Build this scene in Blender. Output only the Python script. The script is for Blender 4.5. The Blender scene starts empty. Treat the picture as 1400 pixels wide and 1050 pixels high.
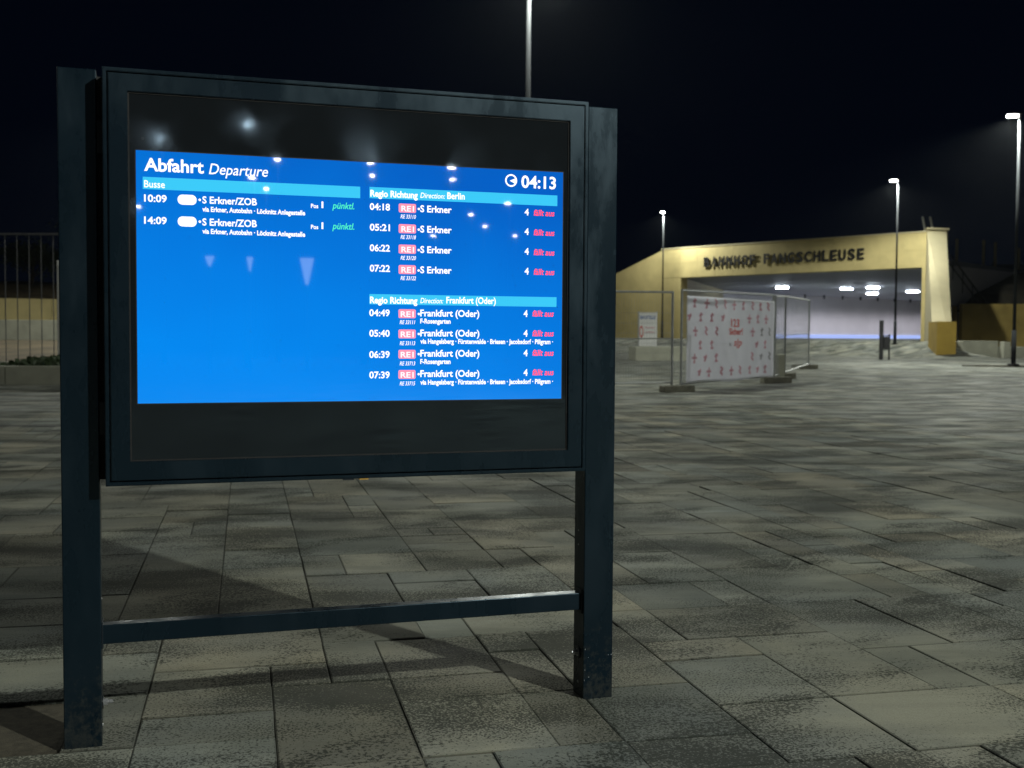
import bpy, bmesh, math, random
from mathutils import Vector, Matrix, noise

S = bpy.context.scene
COL = S.collection
R = math.radians

# ------------------------------------------------------------------ camera
cam_d = bpy.data.cameras.new('camera')
cam = bpy.data.objects.new('camera', cam_d)
COL.objects.link(cam)
pitch, roll, CAMH = 0.0436, 0.0064, 1.1401
fw = Vector((0, math.cos(pitch), -math.sin(pitch)))
u0 = Vector((0, math.sin(pitch), math.cos(pitch)))
r0 = Vector((1, 0, 0))
rt = math.cos(roll) * r0 + math.sin(roll) * u0
up = -math.sin(roll) * r0 + math.cos(roll) * u0
cam.matrix_world = Matrix(((rt.x, up.x, -fw.x, 0), (rt.y, up.y, -fw.y, 0), (rt.z, up.z, -fw.z, CAMH), (0, 0, 0, 1)))
cam_d.sensor_width = 36
cam_d.lens = 1553.5 / 1400 * 36
cam_d.clip_start = 0.05
cam_d.clip_end = 2000
cam_d.dof.use_dof = True
cam_d.dof.focus_distance = 3.45
cam_d.dof.aperture_fstop = 5.6
S.camera = cam

# ------------------------------------------------------------------ night sky
W = bpy.data.worlds.new('World')
S.world = W
W.use_nodes = True
bg = W.node_tree.nodes['Background']
bg.inputs['Color'].default_value = (0.10, 0.25, 0.75, 1)
bg.inputs['Strength'].default_value = 0.0045
S.view_settings.view_transform = 'Standard'
S.view_settings.look = 'None'
S.view_settings.exposure = 0
S.view_settings.gamma = 1
S.view_settings.use_curve_mapping = False

# ------------------------------------------------------------------ helpers
def tag(o, label=None, cat=None, group=None, kind=None):
    if label: o['label'] = label
    if cat: o['category'] = cat
    if group: o['group'] = group
    if kind: o['kind'] = kind
    return o

def empty(name, loc=(0, 0, 0), rz=0, label=None, cat=None, group=None, parent=None):
    o = bpy.data.objects.new(name, None)
    o.empty_display_size = 0.2
    COL.objects.link(o)
    o.location = loc
    o.rotation_euler = (0, 0, rz)
    if parent: o.parent = parent
    return tag(o, label, cat, group)

def link(name, me, mat=None, parent=None, loc=None, rz=0):
    if mat and not me.materials: me.materials.append(mat)
    o = bpy.data.objects.new(name, me)
    COL.objects.link(o)
    if parent: o.parent = parent
    if loc is not None: o.location = loc
    if rz: o.rotation_euler = (0, 0, rz)
    return o

def finish(name, bm, mat, parent=None, loc=None, rz=0, smooth=False):
    me = bpy.data.meshes.new(name)
    bm.normal_update()
    bm.to_mesh(me)
    bm.free()
    if smooth:
        for p in me.polygons: p.use_smooth = True
    return link(name, me, mat, parent, loc, rz)

def box(bm, x0, x1, y0, y1, z0, z1, bev=0, seg=2):
    r = bmesh.ops.create_cube(bm, size=1)
    vs = r['verts']
    for v in vs:
        v.co = Vector((x0 if v.co.x < 0 else x1, y0 if v.co.y < 0 else y1, z0 if v.co.z < 0 else z1))
    if bev:
        es = set()
        for v in vs:
            for e in v.link_edges: es.add(e)
        bmesh.ops.bevel(bm, geom=list(es), offset=bev, segments=seg, affect='EDGES', profile=0.5)
    return vs

def boxobj(name, x0, x1, y0, y1, z0, z1, mat, parent=None, bev=0, loc=None, rz=0):
    bm = bmesh.new()
    box(bm, x0, x1, y0, y1, z0, z1, bev)
    return finish(name, bm, mat, parent, loc, rz)

def tube(bm, a, b, r1, r2=None, n=12):
    a, b = Vector(a), Vector(b)
    r2 = r1 if r2 is None else r2
    d = (b - a).normalized()
    x = d.orthogonal().normalized()
    y = d.cross(x)
    A, B = [], []
    for k in range(n):
        t = 2 * math.pi * k / n
        o = x * math.cos(t) + y * math.sin(t)
        A.append(bm.verts.new(a + o * r1))
        B.append(bm.verts.new(b + o * r2))
    for k in range(n):
        bm.faces.new((A[k], A[(k + 1) % n], B[(k + 1) % n], B[k]))
    bm.faces.new(A[::-1])
    bm.faces.new(B)

def poly_prism(bm, pts, z0, z1):
    """closed prism over a plan polygon; z1 may be a list per vertex"""
    n = len(pts)
    zt = z1 if isinstance(z1, (list, tuple)) else [z1] * n
    a = [bm.verts.new((p[0], p[1], z0)) for p in pts]
    b = [bm.verts.new((p[0], p[1], zt[i])) for i, p in enumerate(pts)]
    for k in range(n):
        bm.faces.new((a[k], a[(k + 1) % n], b[(k + 1) % n], b[k]))
    bm.faces.new(a[::-1])
    bm.faces.new(b)
    bmesh.ops.recalc_face_normals(bm, faces=bm.faces)

def ring(bm, o, i, y0, y1):
    """rectangular frame (outer o, inner i = u0,u1,w0,w1) from depth y0 (front) to y1, mitred"""
    def rect(q, y): return [bm.verts.new((q[a], y, q[b])) for a, b in ((0, 2), (1, 2), (1, 3), (0, 3))]
    of, inf_, ob, ib = rect(o, y0), rect(i, y0), rect(o, y1), rect(i, y1)
    for k in range(4):
        l = (k + 1) % 4
        bm.faces.new((of[k], of[l], inf_[l], inf_[k]))
        bm.faces.new((ob[l], ob[k], ib[k], ib[l]))
        bm.faces.new((of[l], of[k], ob[k], ob[l]))
        bm.faces.new((inf_[k], inf_[l], ib[l], ib[k]))
    bmesh.ops.recalc_face_normals(bm, faces=bm.faces)

def ss(a, b, x):
    t = min(1, max(0, (x - a) / (b - a)))
    return t * t * (3 - 2 * t)

# ------------------------------------------------------------------ materials
def new_mat(name):
    m = bpy.data.materials.new(name)
    m.use_nodes = True
    nt = m.node_tree
    return m, nt, nt.nodes['Principled BSDF']

def N(nt, t, **kw):
    n = nt.nodes.new(t)
    for k, v in kw.items():
        if k.startswith('i_'):
            key = k[2:]
            n.inputs[int(key) if key.isdigit() else key].default_value = v
        else:
            setattr(n, k, v)
    return n

def pos_scaled(nt, sc, rot=0.0):
    g = N(nt, 'ShaderNodeNewGeometry')
    mp = N(nt, 'ShaderNodeMapping')
    mp.inputs['Scale'].default_value = sc
    if rot:
        mp0 = N(nt, 'ShaderNodeMapping')
        mp0.inputs['Rotation'].default_value = (0, 0, rot)
        nt.links.new(g.outputs['Position'], mp0.inputs['Vector'])
        nt.links.new(mp0.outputs[0], mp.inputs['Vector'])
    else:
        nt.links.new(g.outputs['Position'], mp.inputs['Vector'])
    return mp.outputs[0]

def nz(nt, vec, scale, detail=4, rough=0.6):
    n = N(nt, 'ShaderNodeTexNoise')
    n.inputs['Scale'].default_value = scale
    n.inputs['Detail'].default_value = detail
    n.inputs['Roughness'].default_value = rough
    nt.links.new(vec, n.inputs['Vector'])
    return n.outputs['Fac']

def ramp(nt, fac, *stops):
    r = N(nt, 'ShaderNodeValToRGB')
    e = r.color_ramp.elements
    while len(e) < len(stops): e.new(0.5)
    for k, (p, c) in enumerate(stops):
        e[k].position = p
        e[k].color = (c, c, c, 1) if isinstance(c, (int, float)) else (*c, 1)
    nt.links.new(fac, r.inputs[0])
    return r.outputs['Color']

def mixc(nt, fac, a, b, mode='MIX'):
    m = N(nt, 'ShaderNodeMix', data_type='RGBA', blend_type=mode)
    for sock, v in ((m.inputs[0], fac), (m.inputs[6], a), (m.inputs[7], b)):
        if isinstance(v, (int, float)): sock.default_value = v
        elif isinstance(v, tuple): sock.default_value = (*v, 1)
        else: nt.links.new(v, sock)
    return m.outputs[2]

def mul(nt, a, b, op='MULTIPLY'):
    m = N(nt, 'ShaderNodeMath', operation=op)
    for k, v in enumerate((a, b)):
        if isinstance(v, (int, float)): m.inputs[k].default_value = v
        else: nt.links.new(v, m.inputs[k])
    return m.outputs[0]

def bump(nt, h, p, strength=0.3, dist=0.002):
    b = N(nt, 'ShaderNodeBump')
    b.inputs['Strength'].default_value = strength
    b.inputs['Distance'].default_value = dist
    nt.links.new(h, b.inputs['Height'])
    nt.links.new(b.outputs[0], p.inputs['Normal'])

def simple(name, col, rough=0.6, metal=0.0, var=0.15, scale=8, bmp=0.0, spec=0.5):
    m, nt, p = new_mat(name)
    v = pos_scaled(nt, (1, 1, 1))
    f = nz(nt, v, scale, 5)
    c = ramp(nt, f, (0.3, tuple(x * (1 - var) for x in col)), (0.7, tuple(min(1, x * (1 + var)) for x in col)))
    nt.links.new(c, p.inputs['Base Color'])
    rr = ramp(nt, nz(nt, v, scale * 3, 3), (0.3, max(0, rough - 0.06)), (0.7, min(1, rough + 0.06)))
    nt.links.new(rr, p.inputs['Roughness'])
    p.inputs['Metallic'].default_value = metal
    p.inputs['Specular IOR Level'].default_value = spec
    if bmp: bump(nt, nz(nt, v, scale * 6, 3), p, bmp, 0.003)
    return m

def emissive(name, col, strength, rough=0.3, base=(0.02, 0.02, 0.02), spec=0.5):
    m, nt, p = new_mat(name)
    p.inputs['Base Color'].default_value = (*base, 1)
    p.inputs['Roughness'].default_value = rough
    p.inputs['Emission Color'].default_value = (*col, 1)
    p.inputs['Emission Strength'].default_value = strength
    p.inputs['Specular IOR Level'].default_value = spec
    return m

GA = R(13.2)

def paving_mat(name, joints=False):
    m, nt, p = new_mat(name)
    v = pos_scaled(nt, (1, 1, 1), -GA)                 # axes along the joints
    vs = pos_scaled(nt, (0.55, 1, 1), -GA + R(12))     # streaks brushed across the square
    vf = pos_scaled(nt, (0.75, 1, 1), -GA + R(8))
    if joints:
        br = N(nt, 'ShaderNodeTexBrick')
        br.inputs['Scale'].default_value = 1.0
        br.inputs['Brick Width'].default_value = 0.575
        br.inputs['Row Height'].default_value = 0.477
        br.inputs['Mortar Size'].default_value = 0.006
        br.inputs['Color1'].default_value = (0.80, 0.80, 0.80, 1)
        br.inputs['Color2'].default_value = (1.1, 1.1, 1.1, 1)
        br.inputs['Mortar'].default_value = (0.4, 0.4, 0.4, 1)
        nt.links.new(v, br.inputs['Vector'])
        tone = br.outputs['Color']
    else:
        at = N(nt, 'ShaderNodeAttribute', attribute_name='tone')
        tone = at.outputs['Color']
    base = mixc(nt, ramp(nt, nz(nt, v, 1.1, 5), (0.38, 0.0), (0.62, 1.0)), (0.385, 0.38, 0.315), (0.295, 0.31, 0.29))
    base = mixc(nt, 1.0, base, tone, 'MULTIPLY')
    grain = ramp(nt, nz(nt, v, 260, 3, 0.7), (0.3, 0.78), (0.7, 1.12))
    base = mixc(nt, 1.0, base, grain, 'MULTIPLY')
    # damp, grey-green dirt films in big soft patches
    film = ramp(nt, nz(nt, vs, 1.1, 6, 0.62), (0.44, 0.0), (0.62, 1.0))
    base = mixc(nt, mul(nt, film, 0.50), base, (0.105, 0.118, 0.105))
    fine_streak = ramp(nt, nz(nt, pos_scaled(nt, (0.12, 1, 1), -GA + R(8)), 9, 5, 0.6), (0.45, 0.0), (0.7, 1.0))
    base = mixc(nt, mul(nt, fine_streak, 0.25), base, (0.09, 0.095, 0.08))
    # black grit, gathered in patches
    patch = nz(nt, vs, 1.9, 3, 0.5)
    fine = nz(nt, vf, 62, 5, 0.75)
    g = mul(nt, mul(nt, patch, 0.85), mul(nt, nz(nt, v, 130, 2, 0.6), 0.75), 'ADD')
    grit = ramp(nt, g, (0.838, 0.0), (0.872, 1.0))
    p2 = nz(nt, pos_scaled(nt, (0.5, 1, 1), -GA - R(20)), 3.1, 3, 0.5)
    g2 = mul(nt, mul(nt, p2, 0.9), mul(nt, nz(nt, v, 75, 4, 0.7), 0.85), 'ADD')
    grit2 = ramp(nt, g2, (0.965, 0.0), (1.0, 1.0))
    gm = mul(nt, grit, grit2, 'MAXIMUM')
    base = mixc(nt, mul(nt, gm, 0.80), base, (0.030, 0.034, 0.028))
    nt.links.new(base, p.inputs['Base Color'])
    rr = ramp(nt, nz(nt, vs, 2.2, 5), (0.35, 0.62), (0.7, 0.88))
    nt.links.new(rr, p.inputs['Roughness'])
    p.inputs['Specular IOR Level'].default_value = 0.1
    h = mul(nt, mul(nt, fine, 0.6), mul(nt, gm, 0.7), 'ADD')
    bump(nt, h, p, 0.55, 0.004)
    return m

M_slab = paving_mat('concrete_slab')
M_square = paving_mat('concrete_paving_far', True)
M_sand = simple('joint_sand', (0.075, 0.066, 0.045), 0.95, var=0.4, scale=40, bmp=0.6)
M_frame = simple('anthracite_powder_coat', (0.004, 0.0105, 0.017), 0.30, 0.0, var=0.10, scale=3, spec=0.42)
_p = M_frame.node_tree.nodes['Principled BSDF']
_p.inputs['Specular Tint'].default_value = (0.6, 0.82, 1.0, 1)
_nt = M_frame.node_tree                              # dried splashes near the feet, wiped smears higher up
_sx = N(_nt, 'ShaderNodeSeparateXYZ')
_nt.links.new(pos_scaled(_nt, (1, 1, 1)), _sx.inputs[0])
_low = N(_nt, 'ShaderNodeMapRange', i_1=0.0, i_2=0.35, i_3=0.30, i_4=0.0)
_nt.links.new(_sx.outputs['Z'], _low.inputs[0])
_spl = ramp(_nt, mul(_nt, _low.outputs[0], nz(_nt, pos_scaled(_nt, (1, 1, 1)), 45, 5, 0.8), 'ADD'), (0.68, 0.0), (0.84, 0.22))
_old = _p.inputs['Base Color'].links[0].from_socket
_nt.links.new(mixc(_nt, _spl, _old, (0.10, 0.095, 0.075)), _p.inputs['Base Color'])
_sm = ramp(_nt, nz(_nt, pos_scaled(_nt, (1, 1, 0.35)), 7, 5, 0.65), (0.42, 0.24), (0.62, 0.42))
_nt.links.new(_sm, _p.inputs['Roughness'])
M_frame2 = simple('anthracite_powder_coat_rough', (0.004, 0.011, 0.018), 0.5, 0.0, var=0.15, scale=5)
M_black = simple('black_rubber', (0.012, 0.012, 0.013), 0.7)
M_glass = simple('black_backpainted_glass', (0.012, 0.0145, 0.017), 0.055, 0.0, var=0.06, scale=2, spec=0.42)
M_glass.node_tree.nodes['Principled BSDF'].inputs['Specular Tint'].default_value = (0.55, 0.8, 1.0, 1)
M_galv = simple('galvanised_steel', (0.42, 0.43, 0.43), 0.42, 0.85, var=0.15, scale=14)
M_pole = simple('grey_lamp_pole', (0.02, 0.022, 0.024), 0.9, 0.0, var=0.1, scale=4, spec=0.08)
M_zinc = simple('zinc_plated_bolt', (0.45, 0.46, 0.48), 0.3, 0.6, var=0.05)
M_yellow = simple('ochre_tinted_concrete', (0.50, 0.41, 0.185), 0.75, var=0.10, scale=1.6, bmp=0.15)
M_ochre_dark = simple('ochre_block', (0.40, 0.27, 0.045), 0.75, var=0.12, scale=2, bmp=0.15)
M_ochre_wall = simple('ochre_garden_wall', (0.34, 0.25, 0.07), 0.8, var=0.3, scale=0.7, bmp=0.2)
M_butt = simple('pale_ochre_concrete', (0.52, 0.46, 0.29), 0.75, var=0.08, scale=1.2, bmp=0.15)
M_conc = simple('pale_concrete', (0.36, 0.36, 0.29), 0.8, var=0.15, scale=2, bmp=0.2)
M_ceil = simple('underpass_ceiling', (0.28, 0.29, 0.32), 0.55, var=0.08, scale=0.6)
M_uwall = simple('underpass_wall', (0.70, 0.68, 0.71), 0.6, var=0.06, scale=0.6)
M_soil = simple('dark_soil', (0.030, 0.026, 0.016), 0.95, var=0.5, scale=2, bmp=0.5)
M_bank = simple('brown_bank', (0.10, 0.075, 0.04), 0.95, var=0.5, scale=1, bmp=0.5)
M_leaf = simple('dark_leaves', (0.035, 0.06, 0.02), 0.6, var=0.5, scale=12)
M_bark = simple('bark', (0.08, 0.06, 0.04), 0.9, var=0.3, scale=12)
M_black_letter = simple('black_letter', (0.012, 0.012, 0.012), 0.5)
def translucent(name, col, f_=0.5):
    m, nt, p = new_mat(name)
    p.inputs['Base Color'].default_value = (*col, 1)
    p.inputs['Roughness'].default_value = 0.6
    tr = N(nt, 'ShaderNodeBsdfTranslucent')
    tr.inputs['Color'].default_value = (*col, 1)
    mx = N(nt, 'ShaderNodeMixShader')
    mx.inputs[0].default_value = f_
    nt.links.new(p.outputs[0], mx.inputs[1])
    nt.links.new(tr.outputs[0], mx.inputs[2])
    nt.links.new(mx.outputs[0], nt.nodes['Material Output'].inputs['Surface'])
    return m
M_banner = translucent('white_banner_mesh', (0.88, 0.88, 0.93), 0.55)
M_red = translucent('red_print', (0.75, 0.10, 0.07))
M_pink = translucent('faded_red_print', (0.74, 0.40, 0.46))
M_grey = simple('grey_print', (0.35, 0.33, 0.36), 0.6)
M_blue = simple('blue_print', (0.06, 0.14, 0.42), 0.6)
M_white = simple('white_sheet', (0.78, 0.78, 0.76), 0.6, var=0.04)
M_gold = simple('brass_tag', (0.55, 0.32, 0.06), 0.5)
M_darkmetal = simple('dark_metal', (0.03, 0.03, 0.032), 0.5, 0.3)
M_post = simple('timber_post', (0.42, 0.33, 0.12), 0.8)

def screen_mat(name, col, st):
    m = emissive(name, col, st, rough=0.02, base=(0.004, 0.006, 0.01), spec=0.5)
    return m
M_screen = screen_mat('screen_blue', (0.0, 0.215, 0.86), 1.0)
nt = M_screen.node_tree                              # glow gradient painted into the emission: brighter low left, darker right
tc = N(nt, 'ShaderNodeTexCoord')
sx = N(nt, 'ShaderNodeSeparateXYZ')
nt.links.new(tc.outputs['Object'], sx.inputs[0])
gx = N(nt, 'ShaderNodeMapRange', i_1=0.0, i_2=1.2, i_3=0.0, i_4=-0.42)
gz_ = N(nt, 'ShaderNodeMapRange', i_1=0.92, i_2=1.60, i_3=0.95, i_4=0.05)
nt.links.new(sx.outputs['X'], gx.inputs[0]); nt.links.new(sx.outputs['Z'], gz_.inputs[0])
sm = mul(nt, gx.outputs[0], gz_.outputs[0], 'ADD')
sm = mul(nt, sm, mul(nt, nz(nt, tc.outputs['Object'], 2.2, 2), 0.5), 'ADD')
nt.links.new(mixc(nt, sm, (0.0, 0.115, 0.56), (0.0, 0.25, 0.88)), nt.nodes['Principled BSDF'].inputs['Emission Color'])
M_bar = screen_mat('screen_cyan', (0.045, 0.60, 0.95), 1.0)
M_w = screen_mat('screen_white', (1.0, 1.0, 1.0), 1.25)
M_g = screen_mat('screen_green', (0.08, 0.95, 0.50), 1.1)
M_r = screen_mat('screen_red', (1.0, 0.06, 0.05), 1.7)
M_p = screen_mat('screen_pink', (1.0, 0.30, 0.42), 1.1)
M_pw = screen_mat('screen_badge_white', (1.0, 0.86, 0.90), 1.2)
M_lens = emissive('led_lens', (1.0, 0.98, 0.90), 40)
M_lens_far = emissive('led_lens_far', (1.0, 0.97, 0.95), 190)
M_tube = emissive('tunnel_luminaire', (0.78, 0.86, 1.0), 300)
M_cove = emissive('cove_light', (0.40, 0.52, 1.0), 1.0)

# ------------------------------------------------------------------ ground
MS, MT, S0, T0 = 0.1915, 0.2385, 0.461, 2.99
cg, sg = math.cos(GA), math.sin(GA)
def st2xy(s, t): return (s * cg - t * sg, s * sg + t * cg)
def xy2st(x, y): return (x * cg + y * sg, -x * sg + y * cg)

FL = Vector((9.7, 73.5, 0))            # station facade, left end of the parapet
FR = Vector((21.8, 60.0, 0))
FD = (FR - FL).normalized()
FN = Vector((-0.745, -0.668, 0)).normalized()   # towards the square
def fac(q, d=0.0, z=0.0):              # q along facade, d towards the square
    p = FL + FD * q + FN * d
    return Vector((p.x, p.y, z))

def ground_z(x, y):
    e = 0.2 * ss(20, 34, y)
    D = (Vector((x, y, 0)) - FR).dot(FN)
    e += 0.75 * ss(8.6, 4.4, D) * ss(-12, 0, x) * (1 - ss(20.2, 21.5, x) * ss(63, 61, y))
    e += 0.55 * ss(26, 44, y) * ss(-7, -11, x)
    return e

I0, I1, J0, J1 = -26, 40, -8, 60
grid_s, grid_t = [], []
sa, sb = S0 + I0 * MS, S0 + I1 * MS
ta, tb = T0 + J0 * MT, T0 + J1 * MT
def axis(a, b, lo, hi, step_in, step_out):
    xs = [a, a + 0.001]
    n = int((b - a) / step_in)
    xs += [a + (b - a) * k / n for k in range(1, n)]
    xs += [b - 0.001, b]
    x, st_ = a, step_out
    while x > lo:
        x -= st_; st_ *= 1.12 if abs(x) > 60 else 1.0
        xs.append(x)
    x, st_ = b, step_out
    while x < hi:
        x += st_; st_ *= 1.12 if abs(x) > 110 else 1.0
        xs.append(x)
    return sorted(xs)
gs = axis(sa, sb, -400, 400, 1.0, 1.5)
gt = axis(ta, tb, -300, 700, 1.0, 1.5)
verts, faces, mats_i = [], [], []
for t in gt:
    for s in gs:
        x, y = st2xy(s, t)
        z = ground_z(x, y)
        if sa < s < sb and ta < t < tb: z -= 0.015
        verts.append((x, y, z))
nx = len(gs)
for j in range(len(gt) - 1):
    for i in range(nx - 1):
        faces.append((j * nx + i, j * nx + i + 1, (j + 1) * nx + i + 1, (j + 1) * nx + i))
        sm, tm = (gs[i] + gs[i + 1]) / 2, (gt[j] + gt[j + 1]) / 2
        mats_i.append(1 if (sa < sm < sb and ta < tm < tb) else 0)
me = bpy.data.meshes.new('ground')
me.from_pydata(verts, [], faces)
me.materials.append(M_square); me.materials.append(M_sand)
for p, k in zip(me.polygons, mats_i):
    p.material_index = k
    p.use_smooth = False
ground = tag(link('ground', me), kind='structure')
ground['label'] = 'grey concrete paved station square, dirty and streaked'

# slabs: an ashlar pattern on a module grid; first those read off by eye, then random ones
rnd = random.Random(11)
occ = {}
slabs = []
def put(i, j, w, h, kind=0):
    cells = [(a, b) for a in range(i, i + w) for b in range(j, j + h)]
    if any(c in occ or not (I0 <= c[0] < I1 and J0 <= c[1] < J1) for c in cells): return False
    for c in cells: occ[c] = 1
    slabs.append((i, j, w, h, kind))
    return True
put(-7, 1, 2, 2, 1)       # the missing slab beside the left post: sand shows
for r in ((5, 1, 2, 2), (5, 3, 2, 1), (7, 1, 2, 3), (9, 1, 1, 2), (6, 4, 3, 2), (6, 6, 2, 2), (8, 6, 1, 2), (-1, 3, 1, 2), (0, 3, 2, 2),
          (-1, 5, 2, 1), (5, -1, 2, 2), (7, -1, 3, 2), (3, -1, 2, 1), (3, 0, 2, 2), (0, 0, 2, 2), (2, 0, 1, 2), (1, -1, 2, 1), (3, 2, 2, 3),
          (2, 5, 3, 2), (-3, 7, 2, 4), (-5, 7, 2, 4), (-1, 7, 2, 3), (1, 6, 2, 4), (-4, 4, 3, 3), (10, 1, 2, 2), (9, 3, 2, 3)):
    put(*r)
KINDS = [((2, 2), 5), ((2, 3), 5), ((3, 2), 4), ((2, 4), 3), ((3, 3), 3), ((2, 1), 2), ((1, 2), 2), ((3, 4), 1), ((1, 1), 0.4)]
for j in range(J0, J1):
    for i in range(I0, I1):
        if (i, j) in occ: continue
        opts = KINDS[:]
        while opts:
            tot = sum(k[1] for k in opts)
            x = rnd.random() * tot
            for k in opts:
                x -= k[1]
                if x <= 0: break
            if put(i, j, *k[0]): break
            opts.remove(k)
        else:
            put(i, j, 1, 1)

def proj(x, y, z):
    v = Vector((x, y, z - CAMH))
    d = v.dot(fw)
    if d < 0.3: return None
    return 700 + 1553.5 * v.dot(rt) / d, 525 - 1553.5 * v.dot(up) / d, d

def slab_geo(i, j, w, h, kind):
    g, gt_ = 0.0013, 0.0035
    a, b = S0 + i * MS + g, S0 + (i + w) * MS - g
    c, d = T0 + j * MT + gt_, T0 + (j + h) * MT - gt_
    zt = rnd.uniform(-0.003, 0.0035)
    if kind == 1: zt = -0.012
    tx, ty = rnd.uniform(-0.006, 0.006), rnd.uniform(-0.004, 0.007)
    jit = lambda: rnd.uniform(-0.0015, 0.0015)
    cor = [(a + jit(), c + jit()), (b + jit(), c + jit()), (b + jit(), d + jit()), (a + jit(), d + jit())]
    ms, mt = (a + b) / 2, (c + d) / 2
    ch = 0.0045
    V = []
    for s, t in cor: V.append((*st2xy(s, t), -0.034))
    for s, t in cor: V.append((*st2xy(s, t), zt - ch * 0.45 + tx * (s - ms) + ty * (t - mt)))
    for s, t in cor:
        s2, t2 = s + math.copysign(ch, ms - s), t + math.copysign(ch, mt - t)
        V.append((*st2xy(s2, t2), zt + tx * (s - ms) + ty * (t - mt)))
    F = []
    for base in (0, 4):
        for k in range(4):
            l = (k + 1) % 4
            F.append((base + k, base + l, base + 4 + l, base + 4 + k))
    F.append((8, 9, 10, 11))
    tone = rnd.uniform(0.74, 1.16)
    if rnd.random() < 0.12: tone *= 0.82
    warm = rnd.uniform(-0.05, 0.06)
    return V, F, (tone * (1 + warm), tone, tone * (1 - warm), 1)

def set_tone(me, cols_per_face):
    at = me.color_attributes.new('tone', 'FLOAT_COLOR', 'CORNER')
    for p, c in zip(me.polygons, cols_per_face):
        for li in p.loop_indices: at.data[li].color = c

def edge_tone(c):                        # dirt gathers on the chamfers
    out = []
    for k in range(9):
        f = 1.0 if k == 8 else (0.50 + 0.35 * rnd.random() if k >= 4 else 0.4)
        out.append((c[0] * f, c[1] * f, c[2] * f * 0.95, 1))
    return out

ranked = []
for sl in slabs:
    i, j, w, h, kind = sl
    x, y = st2xy(S0 + (i + w / 2) * MS, T0 + (j + h / 2) * MT)
    q = proj(x, y, 0)
    dist = math.hypot(x, y)
    vis = q and -80 < q[0] < 1480 and q[1] < 1110
    px = (1553.5 / dist) ** 2 * w * MS * h * MT / dist if vis else 0
    ranked.append((px, sl))
ranked.sort(key=lambda a: -a[0])
indiv = set(id(a[1]) for a in ranked[:296] if a[0] > 0)
BV, BF, BC = [], [], []
for px, sl in ranked:
    V, F, c = slab_geo(*sl)
    if id(sl) in indiv:
        me = bpy.data.meshes.new('paving_slab')
        me.from_pydata(V, [], F)
        set_tone(me, edge_tone(c))
        me.materials.append(M_sand if sl[4] else M_slab)
        o = link('paving_slab', me, parent=ground)
    else:
        n = len(BV)
        BV += V
        BF += [tuple(k + n for k in f) for f in F]
        BC += edge_tone(c)
me = bpy.data.meshes.new('paving_slabs_beyond')
me.from_pydata(BV, [], BF)
set_tone(me, BC)
me.materials.append(M_slab)
tag(link('distant_paving', me, parent=ground), kind='stuff')

# ------------------------------------------------------------------ departure display
DO = (-1.0239, 3.1093, 0)
DA = 0.3104
disp = empty('departure_display', DO, DA,
             'large lit blue departure board on two dark steel posts in the foreground', 'departure board')

bm = bmesh.new(); box(bm, -0.1995, -0.1013, 0, 0.088, -0.03, 1.8433, 0.0028)
pl = finish('post', bm, M_frame, disp)
bm = bmesh.new(); box(bm, 1.3154, 1.4136, 0, 0.088, -0.04, 1.840, 0.0028)
pr = finish('post', bm, M_frame, disp)

def bolt(u, w, sgn, parent, L=0.028):
    bm = bmesh.new()
    y = 0.045
    tube(bm, (u, y, w), (u + sgn * 0.004, y, w), 0.0125, n=20)
    tube(bm, (u + sgn * 0.004, y, w), (u + sgn * 0.014, y, w), 0.0098, n=6)
    tube(bm, (u + sgn * 0.014, y, w), (u + sgn * L, y, w), 0.0052, n=12)
    o = finish('bolt', bm, M_zinc, parent)
    bm = bmesh.new()
    tube(bm, (u + sgn * 0.001, y, w), (u + sgn * 0.0025, y, w), 0.019, n=20)
    finish('washer', bm, M_frame2, o)
bolt(-0.1013, 0.111, 1, pl)
bolt(1.3154, 0.139, -1, pr, 0.022)
def rivet(u, y, w, nrm, parent, r=0.0035):
    bm = bmesh.new()
    tube(bm, (u, y, w), (u + nrm[0] * 0.002, y + nrm[1] * 0.002, w), r, r * 0.7, n=10)
    finish('rivet', bm, M_zinc, parent)
for w in (0.525, 0.48): rivet(1.3154, 0.05, w, (-1, 0), pr, 0.003)
rivet(1.3154, 0.045, 0.045, (-1, 0), pr, 0.0045)
rivet(-0.1013, 0.05, 0.045, (1, 0), pl, 0.004)
rivet(-0.1013, 0.05, 0.40, (1, 0), pl, 0.003)
rivet(1.4136, 0.03, 1.72, (1, 0), pr, 0.006)
rnd2 = random.Random(5)
for k in range(8):      # chipped paint low on the right post
    u, w = rnd2.choice((1.326, 1.404)) + rnd2.uniform(-0.008, 0.008), rnd2.uniform(0.03, 0.16)
    bm = bmesh.new(); box(bm, u, u + rnd2.uniform(0.001, 0.003), -0.0006, 0.0005, w, w + rnd2.uniform(0.001, 0.004))
    finish('paint_chip', bm, M_zinc, pr)

bm = bmesh.new(); box(bm, -0.1013, 1.3154, 0.02, 0.062, 0.279, 0.332, 0.002)
cb = finish('crossbar', bm, M_frame, disp)
for sx, a in ((1, -0.1013), (-1, 1.3154)):
    bm = bmesh.new(); box(bm, min(a, a + sx * 0.004), max(a, a + sx * 0.004), 0.012, 0.07, 0.268, 0.343, 0.001)
    finish('bracket', bm, M_frame2, disp)

OUT = (-0.0838, 1.2875, 0.705, 1.814)
DOOR = (-0.0692, 1.2735, 0.7195, 1.7995)
INN = (-0.021, 1.229, 0.770, 1.7535)
SCR = (-0.0010, 1.2095, 0.9255, 1.6010)
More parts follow.
